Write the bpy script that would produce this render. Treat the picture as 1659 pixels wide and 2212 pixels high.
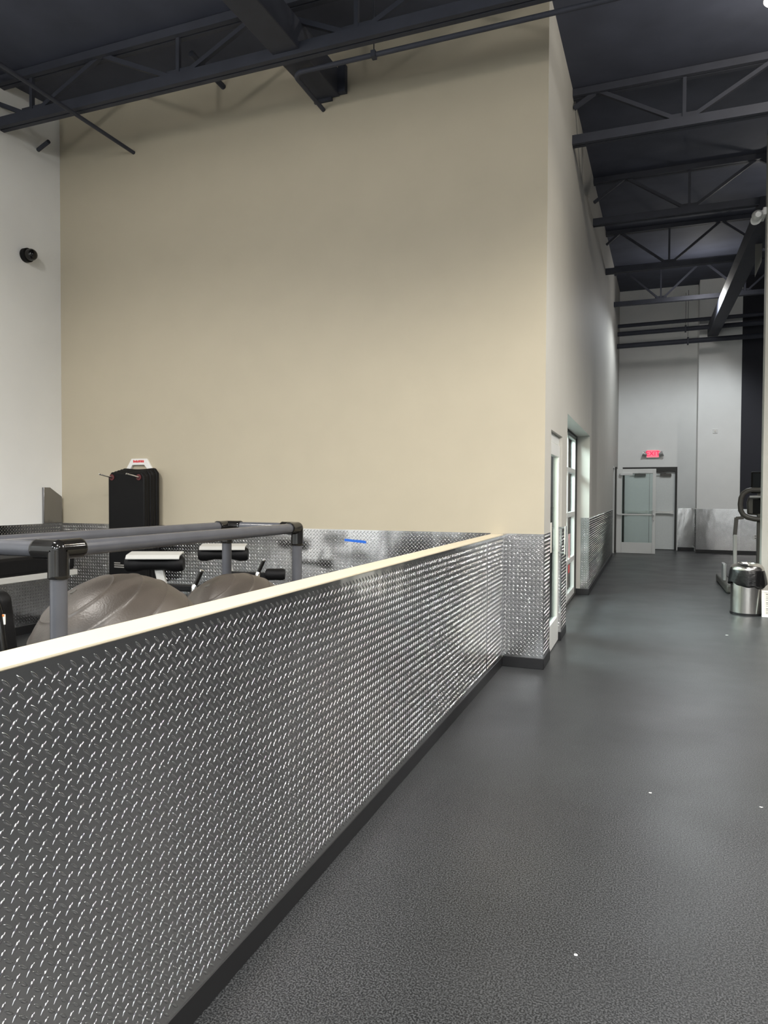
import bpy, math, random
import numpy as np
from mathutils import Vector, Matrix
random.seed(4)
for o in list(bpy.data.objects): bpy.data.objects.remove(o)
SC = bpy.context.scene; COL = SC.collection
PI = math.pi

# ------------------------------------------------------------------ camera
YAW, PITCH, ROLL, FPX = 0.36197725, -0.02474916, 0.00462192, 1511.16
def cam_axes():
    f = Vector((-math.sin(YAW)*math.cos(PITCH), math.cos(YAW)*math.cos(PITCH), math.sin(PITCH)))
    r = Vector((math.cos(YAW), math.sin(YAW), 0)); u = r.cross(f)
    r2 = math.cos(ROLL)*r + math.sin(ROLL)*u; u2 = -math.sin(ROLL)*r + math.cos(ROLL)*u
    return r2, u2, f
r_, u_, f_ = cam_axes()
cd = bpy.data.cameras.new('camera'); cam = bpy.data.objects.new('camera', cd); COL.objects.link(cam)
cam.matrix_world = Matrix(((r_.x, u_.x, -f_.x, 0), (r_.y, u_.y, -f_.y, 0), (r_.z, u_.z, -f_.z, 1.55), (0, 0, 0, 1)))
cd.sensor_fit = 'HORIZONTAL'; cd.sensor_width = 36; cd.lens = 36*FPX/1659; cd.clip_start = 0.05
SC.camera = cam

# ------------------------------------------------------------------ world, exposure
W = bpy.data.worlds.new('world'); SC.world = W; W.use_nodes = True
W.node_tree.nodes['Background'].inputs[0].default_value = (0.5, 0.55, 0.62, 1)
W.node_tree.nodes['Background'].inputs[1].default_value = 0.02
vs = SC.view_settings; vs.view_transform = 'Standard'; vs.look = 'None'; vs.gamma = 1; vs.exposure = 0.0
vs.use_curve_mapping = False

# ------------------------------------------------------------------ lamps of the hall (high bay lamps under the roof, plus a few added lights)
WARM = (1.0, 0.90, 0.74); NEUT = (1.0, 0.96, 0.90); COOL = (0.92, 0.97, 1.0)
def lamp(x, y, z, power, col, kind='SPOT', size=158, blend=0.35, r=0.16):
    l = bpy.data.lights.new('hall_light', kind); l.energy = power; l.color = col; l.shadow_soft_size = r
    if kind == 'SPOT': l.spot_size = math.radians(size); l.spot_blend = blend
    o = bpy.data.objects.new('hall_light', l); o.location = (x, y, z); COL.objects.link(o); return o
def area(x, y, z, sx, sy, power, col, rot=(0, 0, 0)):
    l = bpy.data.lights.new('room_light', 'AREA'); l.shape = 'RECTANGLE'; l.size = sx; l.size_y = sy; l.energy = power; l.color = col
    o = bpy.data.objects.new('room_light', l); o.location = (x, y, z); o.rotation_euler = rot; COL.objects.link(o); return o
P = 620
lamp(0.99, 6.54, 5.46, P*0.17, WARM, size=150, blend=0.6)
lamp(-4.6, 1.6, 5.1, P*0.6, NEUT)
lamp(-0.5, -0.4, 5.05, P*0.75, NEUT)
lamp(2.7, 3.7, 5.1, P*1.5, NEUT)
lamp(5.6, 3.9, 5.1, P*1.6, NEUT)
lamp(2.4, -0.6, 5.0, P*0.7, NEUT)
lamp(-5.0, -3.6, 4.9, P*0.9, COOL)
lamp(-1.6, -5.6, 4.7, P*2.0, COOL)  # added unseen light, brightens the wall behind that the plates mirror
lamp(2.2, -5.6, 4.7, P*2.0, COOL)  # second added light on the wall behind, for the same reflections
lamp(5.4, -4.6, 4.9, P*0.6, COOL)
lamp(1.6, 12.4, 5.8, P*0.25, NEUT)
lamp(1.1, 17.4, 6.1, P*0.55, COOL)
lamp(4.8, 9.0, 5.6, P*0.5, NEUT)
lamp(5.0, 15.5, 5.9, P*0.5, NEUT)
# bare lamps throw a little light up and sideways as well
for (x, y, z, e) in ((-3.6, 1.2, 5.1, 190), (-0.5, -0.4, 5.1, 100), (2.7, 3.7, 5.15, 130), (0.99, 6.54, 5.46, 25), (1.6, 12.4, 5.8, 60), (1.1, 17.4, 6.1, 40)):
    lamp(x, y, z, e, NEUT, 'POINT', r=0.14)
lamp(1.7, 6.9, 5.72, 70, WARM, 'POINT', r=0.05)  # added point light with no fixture, lifts the deck near the visible lamp
# lit room behind the glass door and window
area(-2.6, 8.9, 3.6, 2.2, 2.6, 1300, (0.9, 1.0, 1.0))

# ------------------------------------------------------------------ materials
def mat(name, col, rough=0.6, metal=0.0, spec=0.5, emit=None, estr=0, noise=0, nscale=20, bump=0, bscale=60, coat=0):
    m = bpy.data.materials.new(name); m.use_nodes = True; nt = m.node_tree; b = nt.nodes['Principled BSDF']
    b.inputs['Base Color'].default_value = (*col, 1); b.inputs['Roughness'].default_value = rough
    b.inputs['Metallic'].default_value = metal; b.inputs['Specular IOR Level'].default_value = spec
    b.inputs['Coat Weight'].default_value = coat
    if emit: b.inputs['Emission Color'].default_value = (*emit, 1); b.inputs['Emission Strength'].default_value = estr
    tc = nt.nodes.new('ShaderNodeTexCoord')
    if noise:
        n = nt.nodes.new('ShaderNodeTexNoise'); n.inputs['Scale'].default_value = nscale; n.inputs['Detail'].default_value = 5
        nt.links.new(tc.outputs['Object'], n.inputs['Vector'])
        r = nt.nodes.new('ShaderNodeValToRGB')
        r.color_ramp.elements[0].position = 0.3; r.color_ramp.elements[1].position = 0.7
        r.color_ramp.elements[0].color = (*[c*(1-noise) for c in col], 1); r.color_ramp.elements[1].color = (*[min(1, c*(1+noise)) for c in col], 1)
        nt.links.new(n.outputs['Fac'], r.inputs['Fac']); nt.links.new(r.outputs['Color'], b.inputs['Base Color'])
    if bump:
        n = nt.nodes.new('ShaderNodeTexNoise'); n.inputs['Scale'].default_value = bscale; n.inputs['Detail'].default_value = 3
        nt.links.new(tc.outputs['Object'], n.inputs['Vector'])
        bp = nt.nodes.new('ShaderNodeBump'); bp.inputs['Strength'].default_value = bump; bp.inputs['Distance'].default_value = 0.01
        nt.links.new(n.outputs['Fac'], bp.inputs['Height']); nt.links.new(bp.outputs['Normal'], b.inputs['Normal'])
    return m
M = {}
M['beige'] = mat('beige_paint', (0.475, 0.425, 0.322), 0.6, bump=0.05, bscale=300, noise=0.02, nscale=3)
M['greige'] = mat('greige_paint', (0.45, 0.44, 0.405), 0.6, bump=0.05, bscale=300, noise=0.02, nscale=3)
M['white_wall'] = mat('white_paint', (0.845, 0.85, 0.835), 0.55, bump=0.05, bscale=300, noise=0.015, nscale=3)
M['navy'] = mat('navy_paint', (0.012, 0.013, 0.022), 0.6, noise=0.05)
M['deck'] = mat('black_deck_paint', (0.062, 0.070, 0.102), 0.8, noise=0.15, nscale=2)
M['steel_black'] = mat('black_painted_steel', (0.036, 0.040, 0.056), 0.7, noise=0.1, nscale=6)
M['cream'] = mat('cream_paint', (0.60, 0.535, 0.40), 0.5, noise=0.03, nscale=4)
M['base'] = mat('black_rubber_base', (0.008, 0.008, 0.009), 0.4)
M['black'] = mat('black_vinyl', (0.004, 0.004, 0.0045), 0.55, spec=0.2, bump=0.1, bscale=200)
M['black_gloss'] = mat('black_gloss_plastic', (0.008, 0.0075, 0.007), 0.12, noise=0.05)
M['pvc'] = mat('grey_pvc', (0.072, 0.074, 0.084), 0.24, noise=0.08, nscale=8)
M['ball'] = mat('charcoal_rubber', (0.060, 0.050, 0.042), 0.38, bump=0.12, bscale=140, noise=0.05)
M['white_metal'] = mat('white_powdercoat', (0.44, 0.44, 0.42), 0.4)
M['chrome'] = mat('chrome', (0.8, 0.8, 0.8), 0.12, 1)
M['alu'] = mat('aluminium', (0.62, 0.62, 0.60), 0.35, 0.6, noise=0.03)
M['alu_white'] = mat('pale_aluminium', (0.70, 0.71, 0.69), 0.4, 0.15)
M['grey_door'] = mat('grey_door_paint', (0.72, 0.75, 0.74), 0.45, noise=0.02)
M['dark_frame'] = mat('dark_door_frame', (0.035, 0.035, 0.032), 0.5)
M['tape'] = mat('blue_tape', (0.01, 0.13, 0.62), 0.6)
M['red'] = mat('red_print', (0.65, 0.02, 0.03), 0.5)
M['white_plastic'] = mat('white_plastic', (0.80, 0.80, 0.78), 0.4)
M['print'] = mat('grey_print', (0.25, 0.24, 0.22), 0.7)
M['paper'] = mat('paper', (0.78, 0.76, 0.70), 0.6)
M['bag'] = mat('black_bin_liner', (0.005, 0.005, 0.0055), 0.34, spec=0.3, bump=0.5, bscale=25)
M['grey_plastic'] = mat('grey_plastic', (0.085, 0.08, 0.072), 0.4)
M['silver_plastic'] = mat('silver_plastic', (0.5, 0.5, 0.5), 0.3, 0.5)
M['screen'] = mat('dark_screen', (0.012, 0.015, 0.018), 0.15)
M['pink_lit'] = mat('lit_sign_face', (0.8, 0.1, 0.15), 0.4, emit=(1.0, 0.16, 0.22), estr=1.0)
M['red_lit'] = mat('lit_sign_letters', (0.8, 0.0, 0.05), 0.4, emit=(1.0, 0.0, 0.07), estr=1.0)
M['lens'] = mat('lamp_lens', (1, 1, 1), 0.4, emit=(1.0, 0.93, 0.8), estr=18)
M['lint'] = mat('white_lint', (0.8, 0.8, 0.78), 0.8)
M['sheet'] = mat('grey_sheet', (0.16, 0.16, 0.15), 0.6)

def steel(name, col, rough, aniso_scale):
    m = mat(name, col, rough, 1.0); nt = m.node_tree; b = nt.nodes['Principled BSDF']
    tc = nt.nodes.new('ShaderNodeTexCoord'); mp = nt.nodes.new('ShaderNodeMapping'); mp.inputs['Scale'].default_value = aniso_scale
    n = nt.nodes.new('ShaderNodeTexNoise'); n.inputs['Scale'].default_value = 1.0; n.inputs['Detail'].default_value = 3
    bp = nt.nodes.new('ShaderNodeBump'); bp.inputs['Strength'].default_value = 0.22; bp.inputs['Distance'].default_value = 0.05
    nt.links.new(tc.outputs['Object'], mp.inputs[0]); nt.links.new(mp.outputs[0], n.inputs['Vector'])
    nt.links.new(n.outputs['Fac'], bp.inputs['Height']); nt.links.new(bp.outputs['Normal'], b.inputs['Normal'])
    return m
M['plate'] = steel('polished_diamond_plate', (0.56, 0.56, 0.56), 0.14, (1.8, 1.8, 0.8))
M['guard_steel'] = steel('dull_steel', (0.30, 0.30, 0.31), 0.25, (3, 14, 0.5))
M['can_steel'] = steel('brushed_steel', (0.62, 0.60, 0.57), 0.22, (3, 3, 0.4))

def glass(name, tint, refl=0.12):
    m = bpy.data.materials.new(name); m.use_nodes = True; nt = m.node_tree; nt.nodes.clear()
    out = nt.nodes.new('ShaderNodeOutputMaterial'); t = nt.nodes.new('ShaderNodeBsdfTransparent'); g = nt.nodes.new('ShaderNodeBsdfGlossy')
    lw = nt.nodes.new('ShaderNodeLayerWeight'); lw.inputs['Blend'].default_value = refl
    t.inputs[0].default_value = (*tint, 1); g.inputs['Roughness'].default_value = 0.03
    mx = nt.nodes.new('ShaderNodeMixShader')
    nt.links.new(lw.outputs['Fresnel'], mx.inputs[0]); nt.links.new(t.outputs[0], mx.inputs[1]); nt.links.new(g.outputs[0], mx.inputs[2]); nt.links.new(mx.outputs[0], out.inputs[0])
    return m
M['glass'] = glass('greenish_glass', (0.90, 0.95, 0.94))

def floor_mat():
    m = bpy.data.materials.new('speckled_rubber_floor'); m.use_nodes = True; nt = m.node_tree; b = nt.nodes['Principled BSDF']; L = nt.links.new
    tc = nt.nodes.new('ShaderNodeTexCoord')
    def noise(s, d=2):
        n = nt.nodes.new('ShaderNodeTexNoise'); n.inputs['Scale'].default_value = s; n.inputs['Detail'].default_value = d
        L(tc.outputs['Object'], n.inputs['Vector']); return n
    n1 = noise(165, 3); r1 = nt.nodes.new('ShaderNodeValToRGB')
    r1.color_ramp.elements[0].position = 0.42; r1.color_ramp.elements[0].color = (0.012, 0.013, 0.0145, 1)
    r1.color_ramp.elements[1].position = 0.62; r1.color_ramp.elements[1].color = (0.080, 0.083, 0.086, 1)
    L(n1.outputs['Fac'], r1.inputs['Fac'])
    n2 = noise(0.9, 4); r2 = nt.nodes.new('ShaderNodeValToRGB')
    r2.color_ramp.elements[0].position = 0.3; r2.color_ramp.elements[0].color = (0.80, 0.80, 0.80, 1)
    r2.color_ramp.elements[1].position = 0.7; r2.color_ramp.elements[1].color = (1.1, 1.1, 1.1, 1)
    L(n2.outputs['Fac'], r2.inputs['Fac'])
    mx = nt.nodes.new('ShaderNodeMix'); mx.data_type = 'RGBA'; mx.blend_type = 'MULTIPLY'; mx.inputs[0].default_value = 1
    L(r1.outputs['Color'], mx.inputs[6]); L(r2.outputs['Color'], mx.inputs[7]); L(mx.outputs[2], b.inputs['Base Color'])
    n3 = noise(1.6, 3); mr = nt.nodes.new('ShaderNodeMapRange'); mr.inputs[3].default_value = 0.28; mr.inputs[4].default_value = 0.46
    L(n3.outputs['Fac'], mr.inputs[0]); L(mr.outputs[0], b.inputs['Roughness'])
    n4 = noise(380, 2); bp = nt.nodes.new('ShaderNodeBump'); bp.inputs['Strength'].default_value = 0.12; bp.inputs['Distance'].default_value = 0.003
    L(n4.outputs['Fac'], bp.inputs['Height']); L(bp.outputs['Normal'], b.inputs['Normal'])
    b.inputs['Specular IOR Level'].default_value = 0.36
    return m
M['floor'] = floor_mat()

# ------------------------------------------------------------------ mesh helpers
class MB:
    def __init__(s): s.v = []; s.f = []
    def add(s, vs_, fs):
        k = len(s.v); s.v += [tuple(p) for p in vs_]; s.f += [tuple(i+k for i in f) for f in fs]; return s
    def box(s, x0, x1, y0, y1, z0, z1, R=None, o=(0, 0, 0)):
        vv = [Vector((x, y, z)) for z in (z0, z1) for y in (y0, y1) for x in (x0, x1)]
        if R is not None: vv = [R @ p + Vector(o) for p in vv]
        return s.add(vv, [(0, 2, 3, 1), (4, 5, 7, 6), (0, 1, 5, 4), (2, 6, 7, 3), (0, 4, 6, 2), (1, 3, 7, 5)])
    def bar(s, a, b, w, h, up=(0, 0, 1)):
        a = Vector(a); b = Vector(b); d = (b-a).normalized(); up = Vector(up)
        if abs(d.dot(up)) > 0.95: up = Vector((1, 0, 0))
        sd = d.cross(up).normalized(); u = sd.cross(d)
        vv = [p+sd*i*w/2+u*j*h/2 for p in (a, b) for (i, j) in ((-1, -1), (1, -1), (1, 1), (-1, 1))]
        return s.add(vv, [(3, 2, 1, 0), (4, 5, 6, 7), (0, 1, 5, 4), (1, 2, 6, 5), (2, 3, 7, 6), (3, 0, 4, 7)])
    def tube(s, pts, r, n=14, cap=True, closed=False):
        pts = [Vector(p) for p in pts]; N = len(pts); rr = r if isinstance(r, (list, tuple)) else [r]*N
        ref = None; rings = []
        for i, p in enumerate(pts):
            if closed: t = pts[(i+1) % N]-pts[i-1]
            else: t = pts[min(i+1, N-1)]-pts[max(i-1, 0)]
            t.normalize()
            if ref is None:
                ref = t.orthogonal().normalized()
            ref = (ref-t*ref.dot(t)).normalized(); b = t.cross(ref)
            rings.append([p+(ref*math.cos(2*PI*k/n)+b*math.sin(2*PI*k/n))*rr[i] for k in range(n)])
        vv = [q for R in rings for q in R]; ff = []
        for i in range(N if closed else N-1):
            j = (i+1) % N
            ff += [(i*n+k, i*n+(k+1) % n, j*n+(k+1) % n, j*n+k) for k in range(n)]
        if cap and not closed: ff += [tuple(reversed(range(n))), tuple((N-1)*n+k for k in range(n))]
        return s.add(vv, ff)
    def lathe(s, prof, c=(0, 0, 0), n=32, R=None):
        c = Vector(c); vv = []
        for (r, z) in prof:
            for k in range(n):
                p = Vector((max(r, 1e-4)*math.cos(2*PI*k/n), max(r, 1e-4)*math.sin(2*PI*k/n), z))
                vv.append((R @ p if R is not None else p)+c)
        ff = [(i*n+k, i*n+(k+1) % n, (i+1)*n+(k+1) % n, (i+1)*n+k) for i in range(len(prof)-1) for k in range(n)]
        return s.add(vv, ff)
    def prism(s, poly, ax, a, b):
        # polygon in the two other axes, extruded along ax from a to b
        def P3(p, t): return {'x': (t, p[0], p[1]), 'y': (p[0], t, p[1]), 'z': (p[0], p[1], t)}[ax]
        n = len(poly); vv = [P3(p, a) for p in poly]+[P3(p, b) for p in poly]
        ff = [tuple(reversed(range(n))), tuple(range(n, 2*n))]+[(i, (i+1) % n, n+(i+1) % n, n+i) for i in range(n)]
        return s.add(vv, ff)

def build(name, mb, m, parent=None, smooth=False, bevel=0, local=False, struct=False, label=None, cat=None, group=None, seg=2):
    me = bpy.data.meshes.new(name)
    vv = mb.v
    if parent is not None and not local:
        L = parent['_o'] if '_o' in parent else (0, 0, 0)
        vv = [(p[0]-L[0], p[1]-L[1], p[2]-L[2]) for p in vv]
    me.from_pydata(vv, [], mb.f); me.update()
    import bmesh
    bm = bmesh.new(); bm.from_mesh(me); bmesh.ops.recalc_face_normals(bm, faces=bm.faces); bm.to_mesh(me); bm.free()
    me.materials.append(m if not isinstance(m, str) else M[m])
    if smooth:
        me.polygons.foreach_set('use_smooth', [True]*len(me.polygons))
        try: me.set_sharp_from_angle(angle=math.radians(40))
        except Exception: pass
    o = bpy.data.objects.new(name, me); COL.objects.link(o)
    if bevel:
        md = o.modifiers.new('bevel', 'BEVEL'); md.width = bevel; md.segments = seg; md.limit_method = 'ANGLE'
        me.polygons.foreach_set('use_smooth', [True]*len(me.polygons))
        try: me.set_sharp_from_angle(angle=math.radians(40))
        except Exception: pass
    if parent is not None:
        o.parent = parent
        o['_o'] = tuple(parent['_o']) if '_o' in parent and not local else (0, 0, 0)
    if struct: o['kind'] = 'structure'
    if label: o['label'] = label
    if cat: o['category'] = cat
    if group: o['group'] = group
    return o
def thing(name, label, cat, loc=(0, 0, 0), rz=0, group=None, struct=False):
    o = bpy.data.objects.new(name, None); COL.objects.link(o); o.location = loc; o.rotation_euler = (0, 0, rz); o['_o'] = tuple(loc)
    o.empty_display_size = 0.1
    if struct: o['kind'] = 'structure'
    if label: o['label'] = label
    if cat: o['category'] = cat
    if group: o['group'] = group
    return o
def arc(c, r, a0, a1, n, ux, uy):
    c = Vector(c); ux = Vector(ux); uy = Vector(uy)
    return [c+ux*r*math.cos(a0+(a1-a0)*i/n)+uy*r*math.sin(a0+(a1-a0)*i/n) for i in range(n+1)]

# ------------------------------------------------------------------ roof geometry
def zdeck(y): return 5.95+0.1*(y-6.3) if y > 5.5 else 5.87+0.05*(y-5.5)
def zchord(y): return 5.34+0.066*(y-5.5)
XL, XC, YB = -6.40, -0.867, 6.30      # left wall, corridor wall, beige wall
XR, Y0, Y1 = 9.0, -8.0, 21.6

mb = MB(); mb.box(XL-0.2, XR+0.2, Y0-0.2, Y1+0.2, -0.1, 0); build('floor', mb, 'floor', struct=True)
mb = MB(); mb.prism([(Y0-0.2, zdeck(Y0-0.2)), (5.5, zdeck(5.5)), (Y1+0.2, zdeck(Y1+0.2)), (Y1+0.2, zdeck(Y1+0.2)+0.12), (5.5, zdeck(5.5)+0.12), (Y0-0.2, zdeck(Y0-0.2)+0.12)], 'x', XL-0.2, XR+0.2)
k = Y0
build('ceiling', mb, 'deck', struct=True)

def wall_x(name, x0, x1, y0, y1, m, holes=()):
    # a wall running along y, top following the roof; holes = (ya, yb, za, zb)
    mb = MB(); ys = sorted({y0, y1, *([5.5] if y0 < 5.5 < y1 else []), *[h[0] for h in holes], *[h[1] for h in holes]})
    for a, b in zip(ys[:-1], ys[1:]):
        hs = [h for h in holes if h[0] <= a+1e-6 and h[1] >= b-1e-6]
        za = 0
        if hs:
            if hs[0][2] > 0: mb.box(x0, x1, a, b, 0, hs[0][2])
            za = hs[0][3]
        mb.prism([(a, za), (b, za), (b, zdeck(b)), (a, zdeck(a))], 'x', x0, x1)
    return build(name, mb, m, struct=True)
D1 = (6.72, 7.62, 0, 2.17); W1 = (8.10, 11.30, 0, 2.47); D2 = (18.85, 19.85, 0, 2.32)
wall_x('wall_left', XL-0.2, XL, Y0, Y1, 'white_wall')
wall_x('wall_corridor', XC-0.30, XC, YB+0.004, Y1, 'greige', (D1, W1, D2))
M['dark_grey_wall'] = mat('dark_grey_paint', (0.10, 0.10, 0.11), 0.6, noise=0.03)
wall_x('wall_right', XR, XR+0.2, Y0, Y1, 'dark_grey_wall')
mb = MB(); mb.box(XL, XC, YB, YB+0.004, 0, zdeck(YB)); mb.box(XL, XC-0.30, YB+0.004, YB+0.16, 0, zdeck(YB)); build('wall_back', mb, 'beige', struct=True)
mb = MB(); mb.box(XL, XC-0.302, 12.6, 12.75, 0, zdeck(12.6)); build('wall_room', mb, 'white_wall', struct=True)
mb = MB(); mb.box(XL, XR, Y0-0.2, Y0, 0, zdeck(Y0)); build('wall_behind', mb, 'white_wall', struct=True)
# far end of the corridor: recessed white part with a doorway, white projecting part, navy part
mb = MB(); DX0, DX1, DZ = -0.73, 0.745, 2.38
mb.box(XC-0.3, DX0, Y1, Y1+0.2, 0, zdeck(Y1)); mb.box(DX1, 1.22, Y1, Y1+0.2, 0, zdeck(Y1)); mb.box(DX0, DX1, Y1, Y1+0.2, DZ, zdeck(Y1))
build('wall_far', mb, 'white_wall', struct=True)
YP = 20.9
mb = MB(); mb.box(1.22, 2.27, YP, Y1+0.2, 0, zdeck(YP)); build('wall_projecting', mb, 'white_wall', struct=True)
mb = MB(); mb.box(2.27, XR, YP, Y1+0.2, 0, zdeck(YP)); build('wall_navy', mb, 'navy', struct=True)
# pale pillar at the right edge of the picture
PX, PY = 1.418, 10.55
mb = MB(); mb.prism([(PY, 0), (PY+0.16, 0), (PY+0.16, zdeck(PY+0.16)), (PY, zdeck(PY))], 'x', PX, PX+0.9); build('wall_pillar', mb, 'greige', struct=True, bevel=0.006)
# half wall
HX0, HX1, HT = -1.345, -1.232, 1.186
mb = MB(); mb.box(HX0, HX1, Y0, YB, 0, HT); build('wall_half', mb, 'cream', struct=True)
mb = MB(); mb.box(HX0-0.006, HX1+0.003, Y0, YB-0.005, HT, HT+0.010); build('trim_1', mb, 'cream', struct=True, bevel=0.003)

# ------------------------------------------------------------------ diamond plate panels
def plate(name, org, ud, vd, w, h, detail=1, a=0.0362, th=0.003, seams=(), holes=None):
    org, ud, vd = map(lambda q: np.array(q, float), (org, ud, vd)); nd = np.cross(ud, vd)
    nu, nv = int(w/a), int(h/a); g = []
    for t, (ou, ov) in enumerate(((0.25, 0.25), (0.75, 0.75))):
        I, J = np.meshgrid(np.arange(nu+1), np.arange(nv+1)); u = (I+ou)*a; v = (J+ov)*a
        k = (u < w-0.014) & (v < h-0.014) & (u > 0.012) & (v > 0.012)
        for s_ in seams: k &= abs(u-s_) > 0.010
        u, v = u[k], v[k]; g.append((u, v, t))
    Lh, Wh, H = 0.0150, 0.0042, 0.0026
    prof = []; faces = []
    if detail == 2:
        ss = [-1, -0.85, -0.45, 0.0, 0.45, 0.85, 1]; cs = [-1, -0.82, -0.42, 0, 0.42, 0.82, 1]
        for s_ in ss:
            wd = Wh*(1-abs(s_)**2.0*0.9)
            for c in cs: prof.append((s_*Lh, c*wd, H*math.sqrt(max(0, 1-c*c))*math.sqrt(max(0, 1-abs(s_)**2.5))))
        nc = len(cs)
        faces = [(i*nc+j, (i+1)*nc+j, (i+1)*nc+j+1, i*nc+j+1) for i in range(len(ss)-1) for j in range(nc-1)]
    else:
        prof = [(-Lh, 0, 0), (0, -Wh, 0), (Lh, 0, 0), (0, Wh, 0), (-Lh*0.35, 0, H), (Lh*0.35, 0, H)]
        faces = [(0, 1, 5, 4), (1, 2, 5, 5), (2, 3, 4, 5), (3, 0, 4, 4)]
    prof = np.array(prof); nq = len(prof); V = []; F = []; base = 0
    for (u, v, t) in g:
        an = math.radians(45 if t == 0 else -45); ca, sa = math.cos(an), math.sin(an)
        du = prof[:, 0]*ca-prof[:, 1]*sa; dv = prof[:, 0]*sa+prof[:, 1]*ca
        U = u[:, None]+du[None]; Vv = v[:, None]+dv[None]; Z = np.broadcast_to(prof[:, 2][None], U.shape)+th
        pts = org+U[..., None]*ud+Vv[..., None]*vd+Z[..., None]*nd
        V.append(pts.reshape(-1, 3)); n = len(u)
        off = base+np.arange(n)*nq
        for f in faces:
            f = list(dict.fromkeys(f)); F.append(off[:, None]+np.array(f)[None])
        base += n*nq
    # the sheet itself, split into sheets at the seams
    cuts = [0, *sorted(seams), w]; Fs = []
    for c0, c1 in zip(cuts[:-1], cuts[1:]):
        e0 = c0+(0.0004 if c0 > 0 else 0); e1 = c1-(0.0004 if c1 < w else 0)
        q = [org+uu*ud+vv*vd+zz*nd for zz in (0.0005, th) for (uu, vv) in ((e0, 0), (e1, 0), (e1, h), (e0, h))]
        V.append(np.array(q))
        for f in ((3, 2, 1, 0), (4, 5, 6, 7), (0, 1, 5, 4), (1, 2, 6, 5), (2, 3, 7, 6), (3, 0, 4, 7)): Fs.append(np.array([[base+i for i in f]]))
        base += 8
    V = np.concatenate(V); nl = sum(x.size for x in F)+sum(x.size for x in Fs)
    loops = np.concatenate([x.ravel() for x in F+Fs]).astype(np.int32)
    cnt = np.concatenate([np.full(len(x), x.shape[1]) for x in F+Fs]).astype(np.int32)
    sm = np.concatenate([np.full(len(x), detail == 2) for x in F]+[np.full(len(x), False) for x in Fs])
    st = np.concatenate(([0], np.cumsum(cnt)[:-1])).astype(np.int32)
    me = bpy.data.meshes.new(name); me.vertices.add(len(V)); me.vertices.foreach_set('co', V.astype(np.float32).ravel())
    me.loops.add(len(loops)); me.loops.foreach_set('vertex_index', loops)
    me.polygons.add(len(cnt)); me.polygons.foreach_set('loop_start', st); me.polygons.foreach_set('loop_total', cnt); me.polygons.foreach_set('use_smooth', sm)
    me.update(calc_edges=True); me.validate()
    me.materials.append(M['plate']); o = bpy.data.objects.new(name, me); COL.objects.link(o); o['kind'] = 'structure'
    return o
ZB, ZT = 0.092, 1.205
PZ = ZT-ZB
HY0 = 0.2
plate('trim_2', (HX1, HY0, ZB-0.01), (0, 1, 0), (0, 0, 1), YB-HY0, HT-ZB+0.01, 2, seams=(0.75-HY0, 3.19-HY0, 5.63-HY0))
plate('trim_3', (HX1, YB, ZB), (1, 0, 0), (0, 0, 1), XC-HX1+0.004, PZ, 2)
plate('trim_4', (XC, YB-0.003, ZB), (0, 1, 0), (0, 0, 1), D1[0]-YB, PZ, 2)
plate('trim_5', (XL, YB, ZB), (1, 0, 0), (0, 0, 1), HX0-XL, PZ, 2, seams=(1.22, 2.44, 3.66))
plate('trim_6', (XL, 1.2, ZB), (0, 1, 0), (0, 0, 1), YB-1.2-0.004, PZ, 1, seams=(2.4, 4.0))
plate('trim_7', (XC, D1[1], ZB), (0, 1, 0), (0, 0, 1), W1[0]-D1[1], PZ, 2)
plate('trim_8', (XC-0.045, D1[1], ZB), (1, 0, 0), (0, 0, 1), 0.048, PZ, 2)
plate('trim_9', (XC, W1[1], ZB), (0, 1, 0), (0, 0, 1), D2[0]-W1[1], PZ, 2, seams=(2.44, 4.88))
plate('trim_10', (XC-0.125, W1[1], ZB), (1, 0, 0), (0, 0, 1), 0.128, PZ, 2)
plate('trim_11', (DX1+0.03, Y1, ZB), (1, 0, 0), (0, 0, 1), 1.22-DX1-0.03, PZ, 1)
plate('trim_12', (1.215, YP, ZB), (1, 0, 0), (0, 0, 1), 1.055, PZ, 1)
plate('trim_13', (2.27, YP, ZB), (1, 0, 0), (0, 0, 1), 2.4, PZ, 1)
plate('trim_14', (1.22, Y1, ZB), (0, -1, 0), (0, 0, 1), Y1-YP, PZ, 1)
# baseboards
def bb(name, x0, x1, y0, y1, h=0.095): mb = MB(); mb.box(x0, x1, y0, y1, 0, h); build(name, mb, 'base', struct=True, bevel=0.003)
bb('baseboard_half', HX1, HX1+0.006, Y0, YB-0.012, 0.085)
bb('baseboard_end', HX1+0.006, XC+0.010, YB-0.014, YB-0.004)
bb('baseboard_corner', XC, XC+0.010, YB-0.004, D1[0])
bb('baseboard_pier', XC-0.05, XC+0.008, D1[1]-0.008, W1[0])
bb('baseboard_corridor', XC, XC+0.010, W1[1]-0.010, D2[0])
bb('baseboard_jamb', XC-0.26, XC, W1[1]-0.010, W1[1])
bb('baseboard_back', XL, HX0, YB-0.010, YB)
bb('baseboard_left', XL, XL+0.010, 0, YB-0.01)
bb('baseboard_far', DX1+0.03, 1.21, Y1-0.012, Y1)
bb('baseboard_projecting', 1.208, 5.0, YP-0.012, YP)
bb('baseboard_pillar', PX-0.008, PX+0.9, PY-0.010, PY)

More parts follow.
